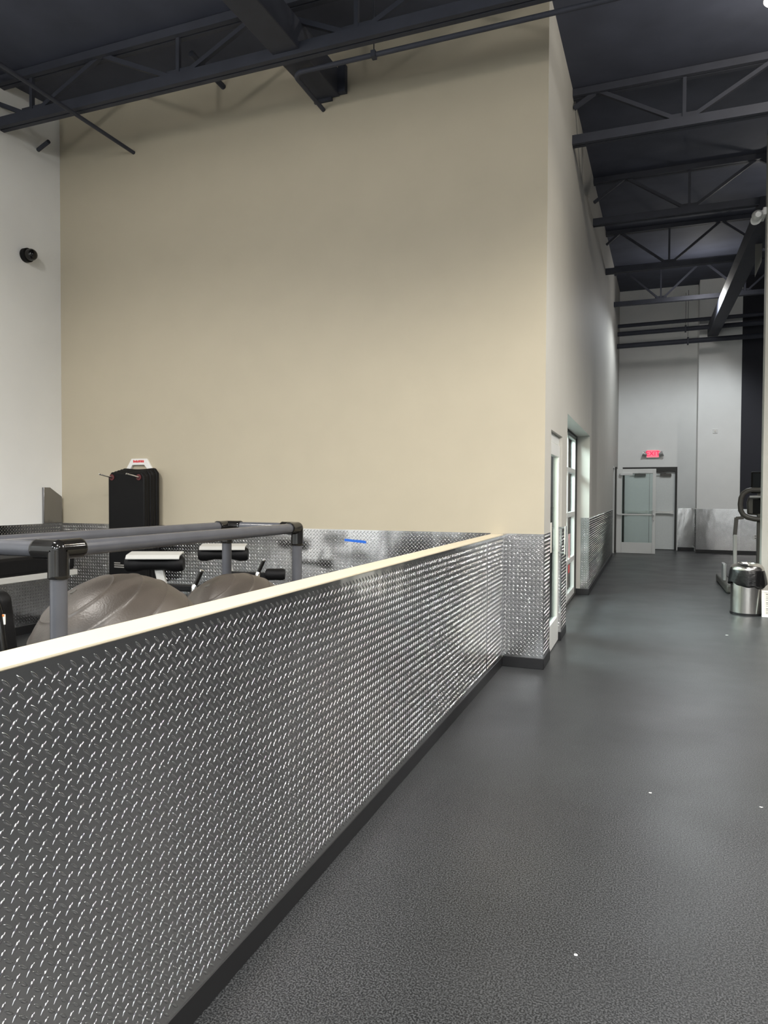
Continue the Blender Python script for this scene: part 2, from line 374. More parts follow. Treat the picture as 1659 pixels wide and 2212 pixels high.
# ------------------------------------------------------------------ doors and windows (setting)
def door_leaf(root, x, y0, y1, z0, z1, m, sw=0.10, top=0.12, bot=0.24, t=0.045):
    """glazed leaf lying in a plane x = const"""
    mb = MB(); mb.box(x-t/2, x+t/2, y0, y0+sw, z0, z1); mb.box(x-t/2, x+t/2, y1-sw, y1, z0, z1)
    mb.box(x-t/2, x+t/2, y0+sw, y1-sw, z1-top, z1); mb.box(x-t/2, x+t/2, y0+sw, y1-sw, z0, z0+bot)
    build('leaf_frame', mb, m, root, bevel=0.004)
    mb = MB(); mb.box(x-0.004, x+0.004, y0+sw, y1-sw, z0+bot, z1-top); build('pane', mb, 'glass', root)
d1 = thing('door_1', None, None, (XC-0.045, D1[0], 0), struct=True)
mb = MB(); xo = XC-0.045
for (a, b, c, d) in ((D1[0], D1[0]+0.03, 0, D1[3]), (D1[1]-0.008, D1[1], 0, D1[3])): mb.box(xo-0.08, xo+0.01, a, b, c, d)
mb.box(xo-0.08, xo+0.01, D1[0]+0.03, D1[1]-0.008, D1[3]-0.09, D1[3]); build('frame', mb, 'alu_white', d1, bevel=0.003)
door_leaf(d1, xo, D1[0]+0.035, D1[1]-0.012, 0.012, D1[3]-0.10, 'alu_white', sw=0.09, bot=0.26)
mb = MB(); hy = D1[1]-0.075
mb.tube([(xo+0.02, hy, 0.95), (xo+0.095, hy, 0.95)], 0.011); mb.tube([(xo+0.02, hy, 1.21), (xo+0.095, hy, 1.21)], 0.011)
mb.tube([(xo+0.095, hy, 0.93), (xo+0.095, hy, 1.23)], 0.013); build('handle', mb, 'chrome', d1, smooth=True)
mb = MB(); mb.tube([(xo-0.05, D1[0]+0.1, 1.02), (xo-0.05, D1[1]-0.1, 1.02)], 0.014); build('push_bar', mb, 'alu', d1, smooth=True)
mb = MB(); mb.box(xo+0.004, xo+0.006, D1[0]+0.22, D1[0]+0.42, 0.98, 1.28); build('notice', mb, 'paper', d1)

w1 = thing('window_1', None, None, (-1.1, W1[0], 0), struct=True)
mb = MB(); xw = -1.105; ya, yb = W1[0], W1[1]-0.06
zs = [0.03, 0.59, 1.27, 1.92, W1[3]-0.03]
for k in range(4):
    yy = ya+(yb-ya)*k/3; mb.box(xw-0.04, xw+0.03, max(ya, yy-0.045), min(yb, yy+0.045), 0.03, zs[4])
for i, z in enumerate(zs): mb.box(xw-0.04, xw+0.028, ya, yb, max(0.03, z-0.035)-0 if i else 0.03, min(zs[4], z+0.035) if i else 0.13)
build('window_frame', mb, 'alu_white', w1, bevel=0.003)
for k in range(3):
    for i in range(4):
        mb = MB(); mb.box(xw-0.006, xw+0.002, ya+(yb-ya)*k/3+0.04, ya+(yb-ya)*(k+1)/3-0.04, zs[i]+0.03, zs[i+1]-0.03); build('pane', mb, 'glass', w1)
mb = MB(); mb.box(xw-0.05, xw+0.05, W1[1]-0.06, W1[1]-0.001, 0.0, W1[3]-0.001); mb.box(xw-0.05, xw+0.05, W1[0]+0.001, W1[1]-0.06, W1[3]-0.035, W1[3]-0.001); mb.box(xw-0.05, xw+0.05, W1[0]+0.001, W1[1]-0.06, 0, 0.03)
build('outer_frame', mb, 'dark_frame', w1)
mb = MB(); mb.box(xw+0.003, xw+0.005, 10.60, 10.82, 0.62, 0.98); build('notice', mb, mat('pink_notice', (0.85, 0.55, 0.55), 0.6), w1)
mb = MB(); mb.box(xw+0.003, xw+0.005, 10.62, 10.78, 0.40, 0.52); build('red_notice', mb, mat('red_notice', (0.8, 0.12, 0.12), 0.6), w1)

# far glazed door standing open across the corridor
d2 = thing('door_2', None, None, (XC, D2[1], 0), struct=True)
mb = MB(); yd = 19.93
xa, xb, t = XC+0.05, 0.17, 0.045
mb.box(xa, xa+0.13, yd-t/2, yd+t/2, 0.01, 2.27); mb.box(xb-0.085, xb, yd-t/2, yd+t/2, 0.01, 2.27)
mb.box(xa+0.13, xb-0.085, yd-t/2, yd+t/2, 2.15, 2.27); mb.box(xa+0.13, xb-0.085, yd-t/2, yd+t/2, 0.01, 0.30)
build('leaf_frame', mb, 'alu_white', d2, bevel=0.004)
mb = MB(); mb.box(xa+0.13, xb-0.085, yd-0.004, yd+0.004, 0.30, 2.15); build('pane', mb, 'glass', d2)
mb = MB(); mb.box(xa+0.02, xb-0.04, yd-0.075, yd-0.045, 1.03, 1.07); mb.box(xa+0.02, xa+0.08, yd-0.05, yd-t/2, 1.02, 1.08); mb.box(xb-0.09, xb-0.04, yd-0.05, yd-t/2, 1.02, 1.08); build('push_bar', mb, 'alu_white', d2, bevel=0.003)
mb = MB(); hx = xb-0.05
mb.tube([(hx, yd-t/2, 0.90), (hx-0.03, yd-0.09, 0.90), (hx-0.03, yd-0.09, 1.16), (hx, yd-t/2, 1.16)], 0.012); build('handle', mb, 'chrome', d2, smooth=True)
mb = MB(); mb.box(xa+0.08, xa+0.40, yd-0.075, yd-t/2, 2.10, 2.16); build('closer', mb, 'alu_white', d2, bevel=0.004)
mb = MB(); mb.box(XC-0.02, XC+0.05, yd-0.05, yd+0.02, 2.285, 2.325); mb.tube([(XC+0.02, yd-0.02, 0.02), (XC+0.02, yd-0.02, 2.29)], 0.018); build('pivot', mb, 'dark_frame', d2)
mb = MB()
for (a, b) in ((D2[0], D2[0]+0.05), (D2[1]-0.05, D2[1])): mb.box(XC-0.16, XC-0.001, a, b, 0, D2[3])
mb.box(XC-0.16, XC-0.001, D2[0]+0.05, D2[1]-0.05, D2[3]-0.05, D2[3]); build('frame', mb, 'alu_white', d2)

# grey pair of steel doors in the far wall
d3 = thing('door_3', None, None, (0, Y1+0.1, 0), struct=True)
mb = MB(); mb.box(DX0, DX0+0.05, Y1-0.01, Y1+0.16, 0, DZ); mb.box(DX1-0.05, DX1, Y1-0.01, Y1+0.16, 0, DZ); mb.box(DX0+0.05, DX1-0.05, Y1-0.01, Y1+0.16, DZ-0.13, DZ)
build('frame', mb, 'dark_frame', d3)
for (xa2, xb2) in ((DX0+0.055, 0.003), (0.009, DX1-0.055)):
    mb = MB(); mb.box(xa2, xb2, Y1+0.06, Y1+0.11, 0.015, DZ-0.135); lf = build('leaf', mb, 'grey_door', d3, bevel=0.003)
    mb = MB(); mb.box(xa2+0.04, xb2-0.04, Y1-0.01, Y1+0.025, 1.05, 1.11); mb.box(xa2+0.03, xa2+0.11, Y1-0.015, Y1+0.06, 1.035, 1.125); mb.box(xb2-0.11, xb2-0.03, Y1-0.015, Y1+0.06, 1.035, 1.125); build('panic_bar', mb, 'alu', lf)
    mb = MB(); mb.box(xb2-0.40, xb2-0.10, Y1+0.0, Y1+0.06, 2.12, 2.19); mb.bar((xb2-0.25, Y1+0.03, 2.20), (xb2-0.5, Y1-0.06, 2.22), 0.02, 0.015); mb.bar((xb2-0.5, Y1-0.06, 2.22), (xb2-0.14, Y1-0.03, 2.25), 0.02, 0.015); build('closer', mb, 'grey_plastic', lf)

# ------------------------------------------------------------------ roof steel
def joist(label, x0, x1, y, phase, z=None):
    zc = z if z is not None else zchord(y); zt = zdeck(y-0.06)
    root = thing('roof_joist', label, 'joist', (x0, y, zc), group=None)
    mb = MB(); mb.box(x0, x1, y-0.055, y-0.008, zc, zc+0.10); mb.box(x0, x1, y+0.008, y+0.055, zc, zc+0.10); build('bottom_chord', mb, 'steel_black', root)
    mb = MB(); mb.box(x0, x1, y-0.06, y-0.008, zt-0.085, zt-0.008); mb.box(x0, x1, y+0.008, y+0.06, zt-0.085, zt-0.008); build('top_chord', mb, 'steel_black', root)
    mb = MB(); xs = phase; S = 1.8
    k0 = math.floor((x0-phase)/S)-1
    for k in range(k0, k0+int((x1-x0)/S)+4):
        xn = phase+k*S
        def seg(xa, za, xb, zb, w):
            lo, hi = x0+0.01, x1-0.01
            if max(xa, xb) <= lo or min(xa, xb) >= hi: return
            if xa > xb: xa, za, xb, zb = xb, zb, xa, za
            if xa != xb:
                if xa < lo: za += (zb-za)*(lo-xa)/(xb-xa); xa = lo
                if xb > hi: zb = za+(zb-za)*(hi-xa)/(xb-xa); xb = hi
            mb.bar((xa, y, za), (xb, y, zb), w, w, up=(0, 1, 0))
        seg(xn, zc+0.06, xn-0.9, zt-0.05, 0.042); seg(xn, zc+0.06, xn+0.9, zt-0.05, 0.042); seg(xn+0.001, zc+0.05, xn+0.001, zt-0.05, 0.036)
        if x0+0.1 < xn < x1-0.1: mb.box(xn-0.13, xn+0.13, y-0.009, y+0.009, zc+0.02, zc+0.16)
    build('web', mb, 'steel_black', root)
    return root
joist('black open-web roof joist running just in front of the tall beige wall', XL, XR, 5.5, -5.95)
joist('black open-web roof joist nearest the camera, overhead at the top left', XL, XR, 2.2, -5.05)
joist('black roof joist ending at the corridor wall, nearest of the corridor joists', XC, XR, 8.3, 0.3)
joist('black roof joist ending at the corridor wall, second of the corridor joists', XC, XR, 11.4, 0.5)
joist('black roof joist ending at the corridor wall, third of the corridor joists', XC, XR, 14.65, 0.3)
joist('black roof joist ending at the corridor wall, fourth of the corridor joists', XC, XR, 18.1, 0.2)
def girder(label, x0, x1, y0, y1, za, zb, d, plate_=True):
    root = thing('roof_girder', label, 'beam', (x0, y1, zb))
    mb = MB(); mb.prism([(y0, za), (y1, zb), (y1, zb+d), (y0, za+d)], 'x', x0, x1); build('beam', mb, 'steel_black', root, bevel=0.008)
    if plate_:
        mb = MB(); mb.box(x1, x1+0.075, y1-0.06, y1, zb+0.01, zb+0.27); mb.box(x0-0.01, x0+0.18, y1-0.03, y1, zb-0.03, zb+0.1); build('end_plate', mb, 'steel_black', root)
    return root
girder('wide black steel beam running into the top of the tall beige wall', -3.12, -2.86, -4, YB-0.002, 4.90, 5.42, 0.25)
girder('long black steel beam running down the corridor towards the far white wall', 1.42, 1.68, 11.3, YP-0.002, 5.52, 5.86, 0.30, False)
# thin runs of deck seams / bridging angle
def pipe_thing(name, label, cat, pts, r, m='steel_black', n=12, hang=(), parts=()):
    root = thing(name, label, cat, pts[-1]); mb = MB(); mb.tube(pts, r, n); build('tube', mb, m, root, smooth=True)
    for (x, y, z, zt) in hang:
        mb = MB(); mb.tube([(x, y, z+r), (x, y, zt)], 0.005, 8); mb.lathe([(r*1.5, -0.02), (r*1.5, 0.02)], (0, 0, 0), 12, None) if False else None
        mb.box(x-0.02, x+0.02, y-r*1.35, y+r*1.35, z-r*1.35, z+r*1.35); build('hanger', mb, m, root)
    return root
yp, zp = 5.67, 5.325
pts = [(5.0, yp, zp), (-2.95, yp, zp)]+arc((-2.95, yp+0.09, zp), 0.09, -PI/2, -PI, 6, (1, 0, 0), (0, 1, 0))+[(-3.04, YB-0.002, zp)]
pipe_thing('sprinkler_pipe', 'thin black pipe along the top of the beige wall, bending back into it', 'pipe', pts, 0.021, hang=((-2.26, yp, zp, zdeck(yp)-0.005),))
pipe_thing('conduit', 'thin black conduit ending low on the beige wall near the white wall', 'pipe', [(-5.39, -3, 5.294-0.0), (-5.345, YB-0.002, 5.294)], 0.020)
pipe_thing('conduit', 'short black pipe stub poking from the beige wall above the joist', 'pipe', [(-4.19, 5.75, 5.80), (-4.19, YB-0.002, 5.776)], 0.028)
pipe_thing('conduit', 'short black pipe stub poking from the white wall beneath the joist', 'pipe', [(-6.20, 5.95, 5.40), (XL+0.002, 5.99, 5.36)], 0.022)
pipe_thing('conduit', 'black conduit under the deck passing over the joist at far left', 'pipe', [(-6.05, -3, 5.75), (-6.05, 5.42, 5.75)], 0.016)
# the pipes before the far wall
yq = 20.1
pipe_thing('heating_pipe', 'lowest thick black pipe crossing in front of the far white wall', 'pipe', [(XC+0.002, yq, 5.60), (XR-0.01, yq, 5.70)], 0.065, hang=((0.9, yq, 5.62, 6.95),))
pipe_thing('heating_pipe', 'middle thick black pipe crossing in front of the far white wall', 'pipe', [(XC+0.002, yq+0.25, 5.98), (XR-0.01, yq+0.25, 6.08)], 0.06, hang=((0.85, yq+0.25, 6.0, 6.95),))
pipe_thing('heating_pipe', 'topmost black pipe crossing in front of the far white wall', 'pipe', [(XC+0.002, yq+0.35, 6.22), (XR-0.01, yq+0.35, 6.32)], 0.05)
mb = MB(); mb.prism([(1.60, 6.02), (1.68, 6.05), (1.69, 5.22), (1.60, 4.98)], 'y', 12.6, 12.63)
sh = thing('hanging_panel', 'pale grey pointed panel hanging beside the corridor roof beam', 'panel', (1.64, 12.6, 5.5)); 
mb2 = MB(); mb2.prism([(1.53, 6.03), (1.635, 6.06), (1.625, 5.28), (1.535, 5.05)], 'y', 12.6, 12.63); build('sheet', mb2, 'sheet', sh)

# high bay lamp, top right
hb = thing('high_bay_lamp', 'lit round lamp hanging under the black roof, top right corner', 'lamp', (0.94, 6.54, 5.60))
mb = MB(); mb.lathe([(0.02, 0.14), (0.07, 0.13), (0.10, 0.02), (0.12, 0.0), (0.115, -0.005)], (0.94, 6.54, 5.60), 24); build('housing', mb, 'white_plastic', hb, smooth=True)
mb = MB(); mb.lathe([(0.0, -0.03), (0.06, -0.027), (0.11, -0.005), (0.0, 0.0)], (0.94, 6.54, 5.60), 24); build('lens', mb, 'lens', hb, smooth=True)
mb = MB(); mb.tube([(0.94, 6.54, 5.73), (0.94, 6.54, zdeck(6.5)-0.004)], 0.008); build('rod', mb, 'steel_black', hb)

# ------------------------------------------------------------------ small wall fittings
cm = thing('security_camera', 'small black round camera on the white left wall', 'camera', (XL, 5.81, 4.14))
Rx = Matrix.Rotation(PI/2, 3, 'Y')
mb = MB(); mb.lathe([(0.0, 0), (0.075, 0), (0.075, 0.05), (0.062, 0.055)], (XL+0.001, 5.81, 4.14), 24, Rx); build('mount', mb, 'black', cm, smooth=True)
mb = MB(); mb.lathe([(0.062, 0.055), (0.062, 0.10), (0.05, 0.125), (0.03, 0.14), (0, 0.145)], (XL+0.001, 5.81, 4.14), 24, Rx); build('lens_housing', mb, 'black_gloss', cm, smooth=True)

ts = thing('wall_switch', 'small white switch plate high on the white projecting far wall', 'switch', (1.65, YP, 3.31))
mb = MB(); mb.box(1.59, 1.71, YP-0.015, YP-0.001, 3.25, 3.37); build('cover_plate', mb, 'white_plastic', ts, bevel=0.004)
mb = MB(); mb.box(1.635, 1.665, YP-0.03, YP-0.015, 3.28, 3.34); build('rocker', mb, 'paper', ts, bevel=0.003)
ol = thing('power_outlet', 'white outlet plate low on the far diamond plate panel', 'outlet', (2.66, YP, 0.46))
mb = MB(); mb.box(2.61, 2.71, YP-0.016, YP-0.005, 0.40, 0.53); build('cover_plate', mb, 'white_plastic', ol, bevel=0.004)
for z in (0.435, 0.495):
    mb = MB(); mb.box(2.64, 2.68, YP-0.020, YP-0.016, z-0.016, z+0.016); build('socket', mb, 'print', ol)

def text_mesh(s, size):
    cu = bpy.data.curves.new('txt', 'FONT'); cu.body = s; cu.size = size; cu.extrude = 0.002; cu.align_x = 'CENTER'; cu.align_y = 'CENTER'
    o = bpy.data.objects.new('txt', cu); COL.objects.link(o)
    me = bpy.data.meshes.new_from_object(o.evaluated_get(bpy.context.evaluated_depsgraph_get())); bpy.data.objects.remove(o); return me
ex = thing('exit_sign', 'lit red exit sign above the far grey doors', 'sign', (0.085, Y1, 2.76))
mb = MB(); mb.box(-0.09, 0.26, Y1-0.06, Y1-0.001, 2.645, 2.875); build('housing', mb, 'white_plastic', ex, bevel=0.006)
mb = MB(); mb.box(-0.075, 0.245, Y1-0.063, Y1-0.060, 2.66, 2.86); build('sign_face', mb, 'pink_lit', ex)
me = text_mesh('EXIT', 0.19); me.materials.append(M['red_lit']); o = bpy.data.objects.new('lettering', me); COL.objects.link(o); o.parent = ex; o.location = (0, -0.066, 0); o.rotation_euler = (PI/2, 0, 0)
for s in (-1, 1):
    cx = 0.085+s*0.25
    mb = MB(); mb.lathe([(0.03, 0.10), (0.075, 0.0), (0.075, -0.02), (0.0, -0.02)], (cx, Y1-0.09, 2.76), 16, Matrix.Rotation(s*PI/2.6, 3, 'Y') @ Matrix.Rotation(PI, 3, 'X')); mb.tube([(cx-s*0.02, Y1-0.09, 2.76), (0.085+s*0.17, Y1-0.04, 2.76)], 0.02); build('lamp_head', mb, 'silver_plastic', ex, smooth=True)
em = thing('emergency_light', 'white two-headed emergency light high on the pillar edge', 'lamp', (PX, PY+0.1, 5.31))
mb = MB(); mb.box(PX-0.05, PX-0.001, PY+0.02, PY+0.30, 5.30, 5.40); build('housing', mb, 'white_plastic', em, bevel=0.012)
for (yy, zz) in ((PY+0.06, 5.315), (PY+0.24, 5.315)):
    mb = MB(); R = Matrix.Rotation(PI/2*1.15, 3, 'X'); mb.lathe([(0.0, 0.09), (0.035, 0.09), (0.062, 0.03), (0.066, -0.05), (0.05, -0.058), (0, -0.06)], (PX-0.11, yy, zz), 20, R @ Matrix.Rotation(PI, 3, 'X') if yy > PY+0.1 else R)
    mb.tube([(PX-0.07, yy, zz+0.03), (PX-0.03, yy, zz+0.05)], 0.02); build('lamp_head', mb, 'white_plastic', em, smooth=True)

tp = thing('blue_tape', 'torn strip of blue painter tape on the diamond plate below the beige wall', 'tape', (-2.68, YB, 1.095))
mb = MB(); yt = YB-0.0065; n = 9
top = [(-2.795+0.225*i/n, 1.117-0.018*i/n+random.uniform(-.002, .002)) for i in range(n+1)]; bot = [(-2.80+0.235*i/n+random.uniform(-.002, .002), 1.092-0.018*i/n) for i in range(n+1)]
mb.prism(top+bot[::-1], 'y', yt, yt+0.0008); build('strip', mb, 'tape', tp)

cg = thing('metal_guard', 'metal corner plate with slanted top standing on white wall above the diamond plate', 'guard', (XL, 6.16, 1.21))
mb = MB(); mb.prism([(6.01, 1.206), (6.27, 1.206), (6.27, 1.51), (6.10, 1.615), (6.01, 1.615)], 'x', XL+0.001, XL+0.03); build('guard_sheet', mb, 'guard_steel', cg, bevel=0.004)

# ------------------------------------------------------------------ mats hanging on the beige wall
mr_ = thing('mat_hanger', 'pale wall bracket with red print and two hooks behind the black mats', 'bracket', (-5.27, YB, 1.9))
mb = MB(); yb_ = YB-0.03
mb.prism([(-5.46, 1.80), (-5.40, 1.80), (-5.36, 1.865), (-5.20, 1.865), (-5.14, 1.80), (-5.08, 1.80), (-5.17, 1.935), (-5.37, 1.935)], 'y', yb_, YB-0.001); build('bracket_plate', mb, 'white_plastic', mr_, bevel=0.003)
mb = MB(); x = -5.345
while x < -5.20:
    w = random.uniform(0.010, 0.018); mb.box(x, x+w, yb_-0.002, yb_, 1.888+random.uniform(0, .006), 1.918+random.uniform(-.006, .004)); x += w+0.004
build('printing', mb, 'red', mr_)
for xh in (-5.385, -5.03):
    mb = MB(); mb.tube([(xh, YB-0.001, 1.72), (xh, 5.96, 1.725), (xh-0.06, 5.86, 1.755)], 0.009, 10); build('hook', mb, 'chrome', mr_, smooth=True)
    
mt = thing('exercise_mats', 'black exercise mats hanging in a thick bundle on the beige wall', 'mat', (-5.22, 6.12, 0.55))
prof = [(6.24, 0.58), (6.24, 1.74), (6.225, 1.80), (6.19, 1.83), (6.03, 1.80), (5.99, 1.77), (5.985, 1.70), (5.985, 0.58)]
def mat_slab(xa, xb, ya_, yb__, ztop, zlow):
    m_ = MB(); nx = 12; r = 0.06
    tops = []
    for i in range(nx+1):
        t = i/nx; xx = xa+(xb-xa)*t; e = min(t, 1-t)*(xb-xa); dz = 0 if e > r else (r-math.sqrt(max(0, r*r-(r-e)**2)))
        tops.append((xx, ztop-dz-0.02*math.sin(PI*t)))
    poly = [(xa, zlow), (xb, zlow)]+tops[::-1]
    m_.prism(poly, 'y', ya_, yb__); return m_
for i in range(5):
    yf = 6.235-0.05*i
    build('mat_sheet', mat_slab(-5.455+0.004*i, -4.965-0.004*(i % 2), yf-0.048, yf, 1.835-0.012*i, 0.58+0.01*(i % 3)), 'black', mt, bevel=0.012)
for xh in (-5.385, -5.03):
    mb = MB(); mb.lathe([(0.012, 0), (0.032, 0), (0.032, 0.006), (0.012, 0.006)], (xh, 5.985, 1.722), 18, Matrix.Rotation(PI/2, 3, 'X')); build('grommet', mb, mat('dark_red_plastic', (0.09, 0.012, 0.014), 0.4), mt)
mb = MB()
for j in range(3): mb.box(-5.36, -5.36+(0.16 if j else 0.08), 5.983, 5.985, 0.80-0.022*j, 0.812-0.022*j)
build('print', mb, 'print', mt)

# ------------------------------------------------------------------ ball rack of grey pipe
RX0, RX1, RY0, RY1, RZ = -2.50, -2.00, 1.95, 3.79, 1.345; pr = 0.030
rk = thing('ball_rack', 'grey plastic pipe rack with black fittings behind the half wall', 'rack', (RX0, RY0, 0))
def fit(c, dirs, L=0.105, r=0.037):
    m_ = MB(); c = Vector(c)
    for d in dirs:
        d = Vector(d); m_.tube([c-d*0.0, c+d*(L-0.012), c+d*(L-0.004), c+d*L], [r, r, r*1.02, r*0.97], 20)
    m_.lathe([(r*math.sin(PI*i/10), r*math.cos(PI*i/10)) for i in range(11)], c, 20)
    return m_
corners = [(x, y) for y in (RY0, RY1) for x in (RX0, RX1)]
for z in (RZ, 0.42):
    for x in (RX0, RX1):
        mb = MB(); mb.tube([(x, RY0, z), (x, RY1, z)], pr, 20); build('rail', mb, 'pvc', rk, smooth=True)
    for y in (RY0, RY1):
        mb = MB(); mb.tube([(RX0, y, z), (RX1, y, z)], pr, 20); build('cross_pipe', mb, 'pvc', rk, smooth=True)
for (x, y) in corners:
    mb = MB(); mb.tube([(x, y, 0.0), (x, y, RZ)], pr, 20); build('upright', mb, 'pvc', rk, smooth=True)
    dx = 1 if x == RX0 else -1; dy = 1 if y == RY0 else -1
    build('fitting', fit((x, y, RZ), [(dx, 0, 0), (0, dy, 0), (0, 0, -1)]), 'black_gloss', rk, smooth=True)
    build('fitting', fit((x, y, 0.42), [(dx, 0, 0), (0, dy, 0), (0, 0, -1), (0, 0, 1)], 0.09), 'black_gloss', rk, smooth=True)

def ball(label, c, r, tilt):
    mbx = MB(); prof = []; n = 180
    grooves = [25, 42, 58, 74, 90, 106, 122, 138, 155]
    for i in range(n+1):
        a = 180*i/n; rr = r
        for g_ in grooves:
            d = abs(a-g_); rr += 0.0042*max(0, 1-d/1.2)
        prof.append((rr*math.sin(math.radians(a)), rr*math.cos(math.radians(a))))
    mbx.lathe(prof, (0, 0, 0), 72, Matrix.Rotation(tilt[0], 3, 'X') @ Matrix.Rotation(tilt[1], 3, 'Y'))
    root = thing('exercise_ball', label, 'ball', c, group='exercise balls on the pipe rack')
    build('rubber_shell', mbx, 'ball', root, smooth=True, local=True)
    mb_ = MB(); mb_.lathe([(0.016, r-0.003), (0.016, r+0.002), (0, r+0.003)], (0, 0, 0), 16, Matrix.Rotation(tilt[0], 3, 'X') @ Matrix.Rotation(tilt[1], 3, 'Y')); build('plug', mb_, 'grey_plastic', root, local=True, smooth=True)
def rest(r): return 0.42+math.sqrt((r+pr)**2-0.25**2)
ball('larger charcoal exercise ball nearest the front corner of the pipe rack', (-2.25, 2.56, rest(0.405)), 0.405, (0.5, -0.25))
ball('smaller charcoal exercise ball farther back in the pipe rack', (-2.25, 3.52, rest(0.362)), 0.362, (0.5, -0.25))

# ------------------------------------------------------------------ two roller benches behind the rack
def make_bench(label, loc, rz):
    root = thing('roller_bench', label, 'bench', loc, rz, group='white roller benches behind the rack')
    B = lambda nm, mb_, m_, p=root, **k: build(nm, mb_, m_, p, local=True, **k)
    mb = MB(); mb.box(-0.05, 0.05, -0.9, 0.55, 0.0, 0.06); mb.box(-0.30, 0.30, -0.95, -0.87, 0, 0.06); mb.box(-0.30, 0.30, 0.5, 0.58, 0, 0.06); B('floor_frame', mb, 'white_metal', bevel=0.006)
    mb = MB(); path = [(0.0, 0.02, 0.05), (0.03, 0.03, 0.45), (0.06, 0.02, 0.7), (0.055, 0.0, 0.82), (0.03, 0.0, 0.93), (0.02, 0.0, 0.99)]
    pl = [Vector(p) for p in path]
    for a, b in zip(pl[:-1], pl[1:]): mb.bar(a, b+(b-a)*0.03, 0.065, 0.05, up=(0, 1, 0))
    B('stem', mb, 'white_metal', bevel=0.005)
    mb = MB(); R = Matrix.Rotation(PI/2, 3, 'Y'); mb.lathe([(0.0, -0.23), (0.05, -0.23), (0.064, -0.21), (0.066, -0.15), (0.05, -0.08), (0.05, 0.08), (0.066, 0.15), (0.064, 0.21), (0.05, 0.23), (0.0, 0.23)], (0, -0.02, 0.985), 24, R); B('roller_pad', mb, 'black', smooth=True)
    mb = MB(); mb.prism([(-0.10, 1.025), (-0.075, 1.050), (0.065, 1.068), (0.085, 1.05), (0.085, 1.062), (0.066, 1.080), (-0.08, 1.062), (-0.108, 1.034)], 'x', -0.21, 0.21)
    B('top_plate', mb, 'white_metal', bevel=0.003)
    mb = MB(); mb.bar((0.03, -0.03, 0.80), (0.42, -0.08, 0.79), 0.06, 0.05); B('arm', mb, 'black', bevel=0.008)
    mb = MB(); mb.tube([(0.33, -0.10, 0.81), (0.385, -0.10, 0.93)], 0.017, 14); lv = B('lever', mb, 'black_gloss', smooth=True)
    mb = MB(); mb.lathe([(0.028, -0.03), (0.030, 0.0), (0.018, 0.03), (0, 0.03)], (0.33, -0.10, 0.80), 16); build('chrome_collar', mb, 'chrome', lv, local=True, smooth=True)
    mb = MB(); mb.tube([(0.385, -0.10, 0.93), (0.390, -0.10, 0.942)], 0.019, 14); build('chrome_cap', mb, 'chrome', lv, local=True, smooth=True)
    mb = MB(); mb.lathe([(0.0, -0.09), (0.045, -0.09), (0.055, -0.07), (0.055, 0.07), (0.045, 0.09), (0, 0.09)], (0.49, -0.08, 0.80), 20, R); B('foam_roller', mb, 'black', smooth=True)
    mb = MB(); mb.box(-0.14, 0.14, -0.85, -0.12, 0.42, 0.49); B('seat_pad', mb, 'black', bevel=0.02)
    mb = MB(); mb.bar((0, -0.5, 0.06), (0, -0.5, 0.42), 0.06, 0.06); B('seat_post', mb, 'white_metal')
    return root
make_bench('roller bench with white top plate and black lever, nearer one behind the rack', (-3.72, 4.62, 0), 0.42)
make_bench('roller bench with white top plate and black lever, one closer to the beige wall', (-3.74, 5.62, 0), 0.42)

# padded table at far left
tb = thing('padded_table', 'long black padded table with white rail near the white wall', 'table', (-5.7, 4.0, 0))
mb = MB(); mb.box(-6.1, -5.30, 2.6, 5.38, 0.80, 0.97); build('cushion', mb, 'black', tb, bevel=0.03, seg=3)
mb = MB(); mb.box(-6.12, -5.29, 2.58, 5.40, 0.745, 0.80); build('frame_rail', mb, 'white_metal', tb, bevel=0.005)
for x in (-6.05, -5.36):
    for y in (2.7, 4.3): mb = MB(); mb.box(x-0.03, x+0.03, y-0.03, y+0.03, 0, 0.745); build('leg', mb, 'white_metal', tb)
# weight machine upright at the left edge
wm = thing('machine_upright', 'black machine upright with small white label at the left edge', 'machine', (-3.3, 2.65, 0))
mb = MB(); mb.prism([(-3.70, 0.0), (-2.94, 0.0), (-2.99, 0.75), (-3.03, 1.02), (-3.06, 1.05), (-3.70, 1.07)], 'y', 2.58, 2.66); build('shroud', mb, 'black', wm, bevel=0.02, seg=3)
mb = MB(); mb.tube([(-3.05, 2.57, 1.03), (-3.02, 2.57, 0.95), (-2.98, 2.57, 0.72), (-2.93, 2.57, 0.02)], 0.016, 10); build('edge_rail', mb, 'black_gloss', wm, smooth=True)
mb = MB(); mb.box(-3.015, -2.99, 2.572, 2.579, 0.895, 0.945); lb = build('label_plate', mb, 'paper', wm, label='small white label')
mb = MB(); mb.box(-3.015, -2.99, 2.571, 2.572, 0.935, 0.945); build('label_stripe', mb, mat('orange_print', (0.8, 0.25, 0.05), 0.5), lb)
mb = MB(); mb.box(-3.6, -2.8, 2.4, 2.9, 0, 0.05); build('foot', mb, 'black', wm, bevel=0.01)

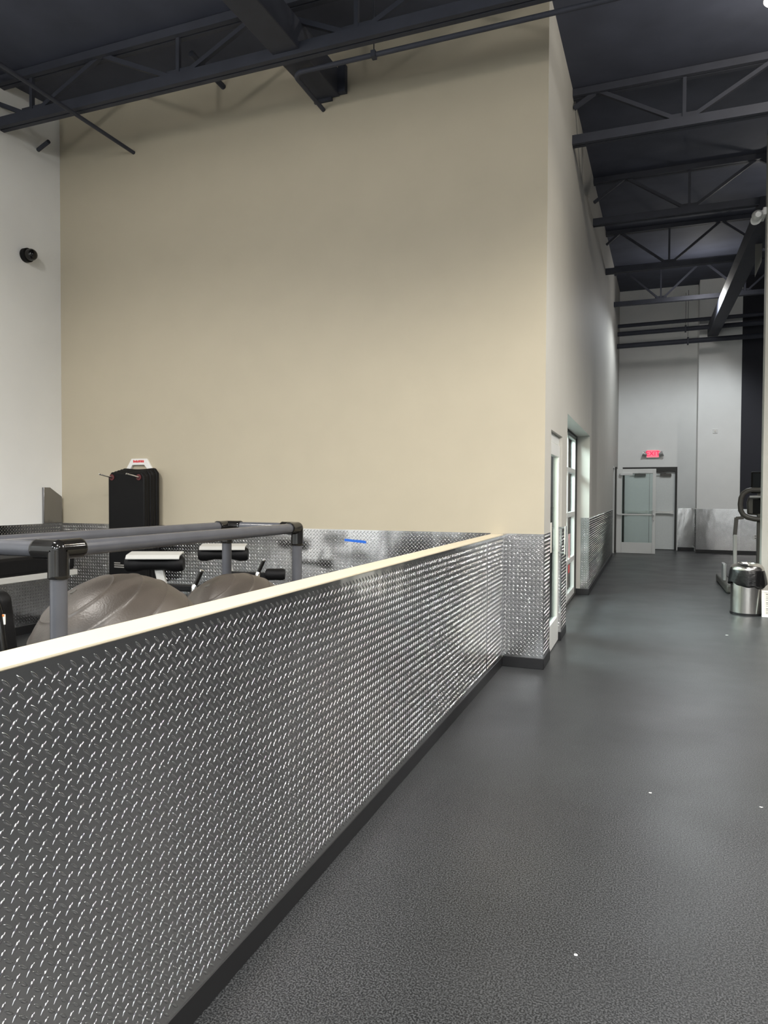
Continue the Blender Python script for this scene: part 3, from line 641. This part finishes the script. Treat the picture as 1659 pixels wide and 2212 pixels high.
# ------------------------------------------------------------------ trash can, notice, treadmill
CX, CY, CR = 1.222, 10.30, 0.198
can = thing('trash_can', 'round steel trash can with black liner beside the pillar', 'trash can', (CX, CY, 0))
mb = MB(); mb.lathe([(0.0, 0.0), (CR+0.002, 0.0), (CR+0.002, 0.028), (CR-0.002, 0.03)], (CX, CY, 0), 40); build('base_ring', mb, 'base', can, smooth=True)
mb = MB(); mb.lathe([(CR-0.004, 0.03), (CR-0.004, 0.56)], (CX, CY, 0), 48); build('body', mb, 'can_steel', can, smooth=True)
mb = MB(); mb.lathe([(CR+0.004, 0.585), (CR+0.006, 0.60), (CR-0.004, 0.625), (CR-0.03, 0.655), (CR-0.07, 0.672), (CR-0.075, 0.665), (CR-0.075, 0.60)], (CX, CY, 0), 40); build('lid', mb, 'can_steel', can, smooth=True)
mb = MB(); n = 64; prof = [(CR+0.003, 0.588), (CR+0.012, 0.56), (CR+0.022, 0.50), (CR+0.03, 0.44), (CR+0.034, 0.40), (CR+0.020, 0.385), (CR+0.004, 0.40)]
vv = []
for j, (r, z) in enumerate(prof):
    for k in range(n):
        a = 2*PI*k/n; w = j/6
        dr = w*(0.012*math.sin(5*a+1+2*w)+0.008*math.sin(11*a+3*w)+0.005*math.sin(19*a))
        dz = w*(0.030*math.sin(2*a+0.6)+0.016*math.sin(5*a+2)+0.008*math.sin(9*a))*(1 if j > 1 else 0.3)
        vv.append((CX+(r+dr)*math.cos(a), CY+(r+dr)*math.sin(a), z+dz))
mb.add(vv, [(j*n+k, j*n+(k+1) % n, (j+1)*n+(k+1) % n, (j+1)*n+k) for j in range(len(prof)-1) for k in range(n)]); build('liner', mb, 'bag', can, smooth=True)

nb = thing('notice_board', 'white framed notice standing on the floor beside the trash can', 'sign', (1.6, 10.12, 0))
Rt = Matrix.Rotation(-0.16, 3, 'X'); Ro = (1.375, 10.09, 0.0)
mb = MB()
for (a, b, c, d) in ((0, 0.5, 0, 0.03), (0, 0.5, 0.315, 0.345), (0, 0.035, 0.03, 0.315), (0.465, 0.5, 0.03, 0.315)): mb.box(a, b, 0, 0.02, c, d, Rt, Ro)
build('frame', mb, 'white_plastic', nb, bevel=0.003)
mb = MB(); mb.box(0.035, 0.465, 0.008, 0.014, 0.03, 0.315, Rt, Ro); bdp = build('sheet', mb, 'paper', nb)
mb = MB()
for i, z in enumerate((0.295, 0.262, 0.240, 0.218, 0.188, 0.166, 0.144, 0.112, 0.090, 0.068, 0.048)):
    x = 0.05
    while x < 0.44:
        w = random.uniform(0.02, 0.06)
        mb.box(x, min(x+w, 0.45), 0.0065, 0.008, z-0.004-(0.005 if i in (0, 4, 7) else 0), z+0.004, Rt, Ro); x += w+0.009
build('text_lines', mb, 'print', bdp)
mb = MB(); mb.bar((1.62, 10.16, 0.28), (1.62, 10.30, 0.0), 0.04, 0.01); build('strut', mb, 'white_plastic', nb)

td = thing('treadmill', 'dark exercise machine with looped grey handle partly hidden behind the pillar', 'exercise machine', (1.6, 13.2, 0))
mb = MB(); mb.box(1.17, 2.0, 12.35, 14.2, 0.0, 0.14); build('deck', mb, 'grey_plastic', td, bevel=0.03)
mb = MB(); mb.box(1.30, 1.87, 12.33, 14.0, 0.14, 0.155); build('belt', mb, 'base', td)
yt = 13.2
mb = MB(); mb.prism([(1.36, 0.16), (1.43, 0.16), (1.405, 0.45), (1.40, 0.9), (1.345, 0.9), (1.35, 0.5)], 'y', yt-0.04, yt+0.04); build('post', mb, 'white_metal', td, bevel=0.008, label='white upright post')
mb = MB(); mb.bar((1.37, yt, 0.88), (1.39, yt, 1.19), 0.045, 0.06); mb.bar((1.38, yt, 1.18), (1.50, yt, 1.19), 0.05, 0.05); build('bracket', mb, 'grey_plastic', td, bevel=0.006)
lp = [(1.78, yt, 1.655), (1.62, yt, 1.66), (1.55, yt, 1.645), (1.49, yt, 1.60), (1.455, yt, 1.52), (1.445, yt, 1.42), (1.455, yt, 1.31), (1.49, yt, 1.24), (1.56, yt, 1.195), (1.66, yt, 1.17), (1.80, yt, 1.165), (1.95, yt, 1.17)]
mb = MB(); mb.tube(lp, 0.042, 14); build('loop_handle', mb, 'grey_plastic', td, smooth=True)
mb = MB(); mb.prism([(1.56, 1.24), (1.95, 1.22), (1.95, 1.58), (1.58, 1.56), (1.55, 1.45)], 'y', yt+0.02, yt+0.12); build('panel', mb, 'grey_plastic', td, bevel=0.03)
mb = MB(); mb.box(1.64, 1.93, yt+0.005, yt+0.02, 1.26, 1.50); build('pad', mb, 'black', td, bevel=0.005)
mb = MB(); mb.tube([(1.58, yt-0.03, 1.54), (1.95, yt-0.05, 1.545)], 0.022, 12); build('grip_bar', mb, 'silver_plastic', td, smooth=True, label='silver grip bar')
mb = MB(); mb.box(1.605, 2.0, yt, yt+0.07, 1.60, 1.965); cs = build('console', mb, 'black', td, bevel=0.02)
mb = MB(); mb.box(1.63, 1.98, yt-0.004, yt, 1.66, 1.93); build('screen', mb, 'screen', cs)
mb = MB(); mb.box(1.175, 1.225, 12.9, 13.25, 0.14, 0.42, None); build('foot_rail', mb, 'silver_plastic', td, bevel=0.01)
mb = MB(); mb.bar((1.75, yt+0.07, 0.15), (1.75, yt+0.07, 1.65), 0.10, 0.08); build('mast', mb, 'grey_plastic', td, bevel=0.01)

# ------------------------------------------------------------------ lint on the floor
LINT = ((-0.212, 2.404, 0.006, 'largest white lint scrap on the grey floor, nearest the camera'),
        (0.027, 3.874, 0.007, 'small white lint scrap on the floor in the middle of the walkway'),
        (0.543, 3.896, 0.006, 'small white lint scrap on the floor towards the right edge'),
        (0.832, 8.628, 0.013, 'white lint scrap on the floor in front of the trash can'))
for (lx, ly, s, lb_) in LINT:
    mb = MB(); pp = []
    for k in range(9): an = 2*PI*k/9; rr = s*random.uniform(0.45, 1.0); pp.append((lx+rr*1.5*math.cos(an), ly+rr*math.sin(an)))
    mb.prism(pp, 'z', 0.0003, 0.002)
    build('lint_scrap', mb, 'lint', None, label=lb_, cat='lint', group='lint scraps on the floor')
for o in bpy.data.objects:
    if '_o' in o: del o['_o']
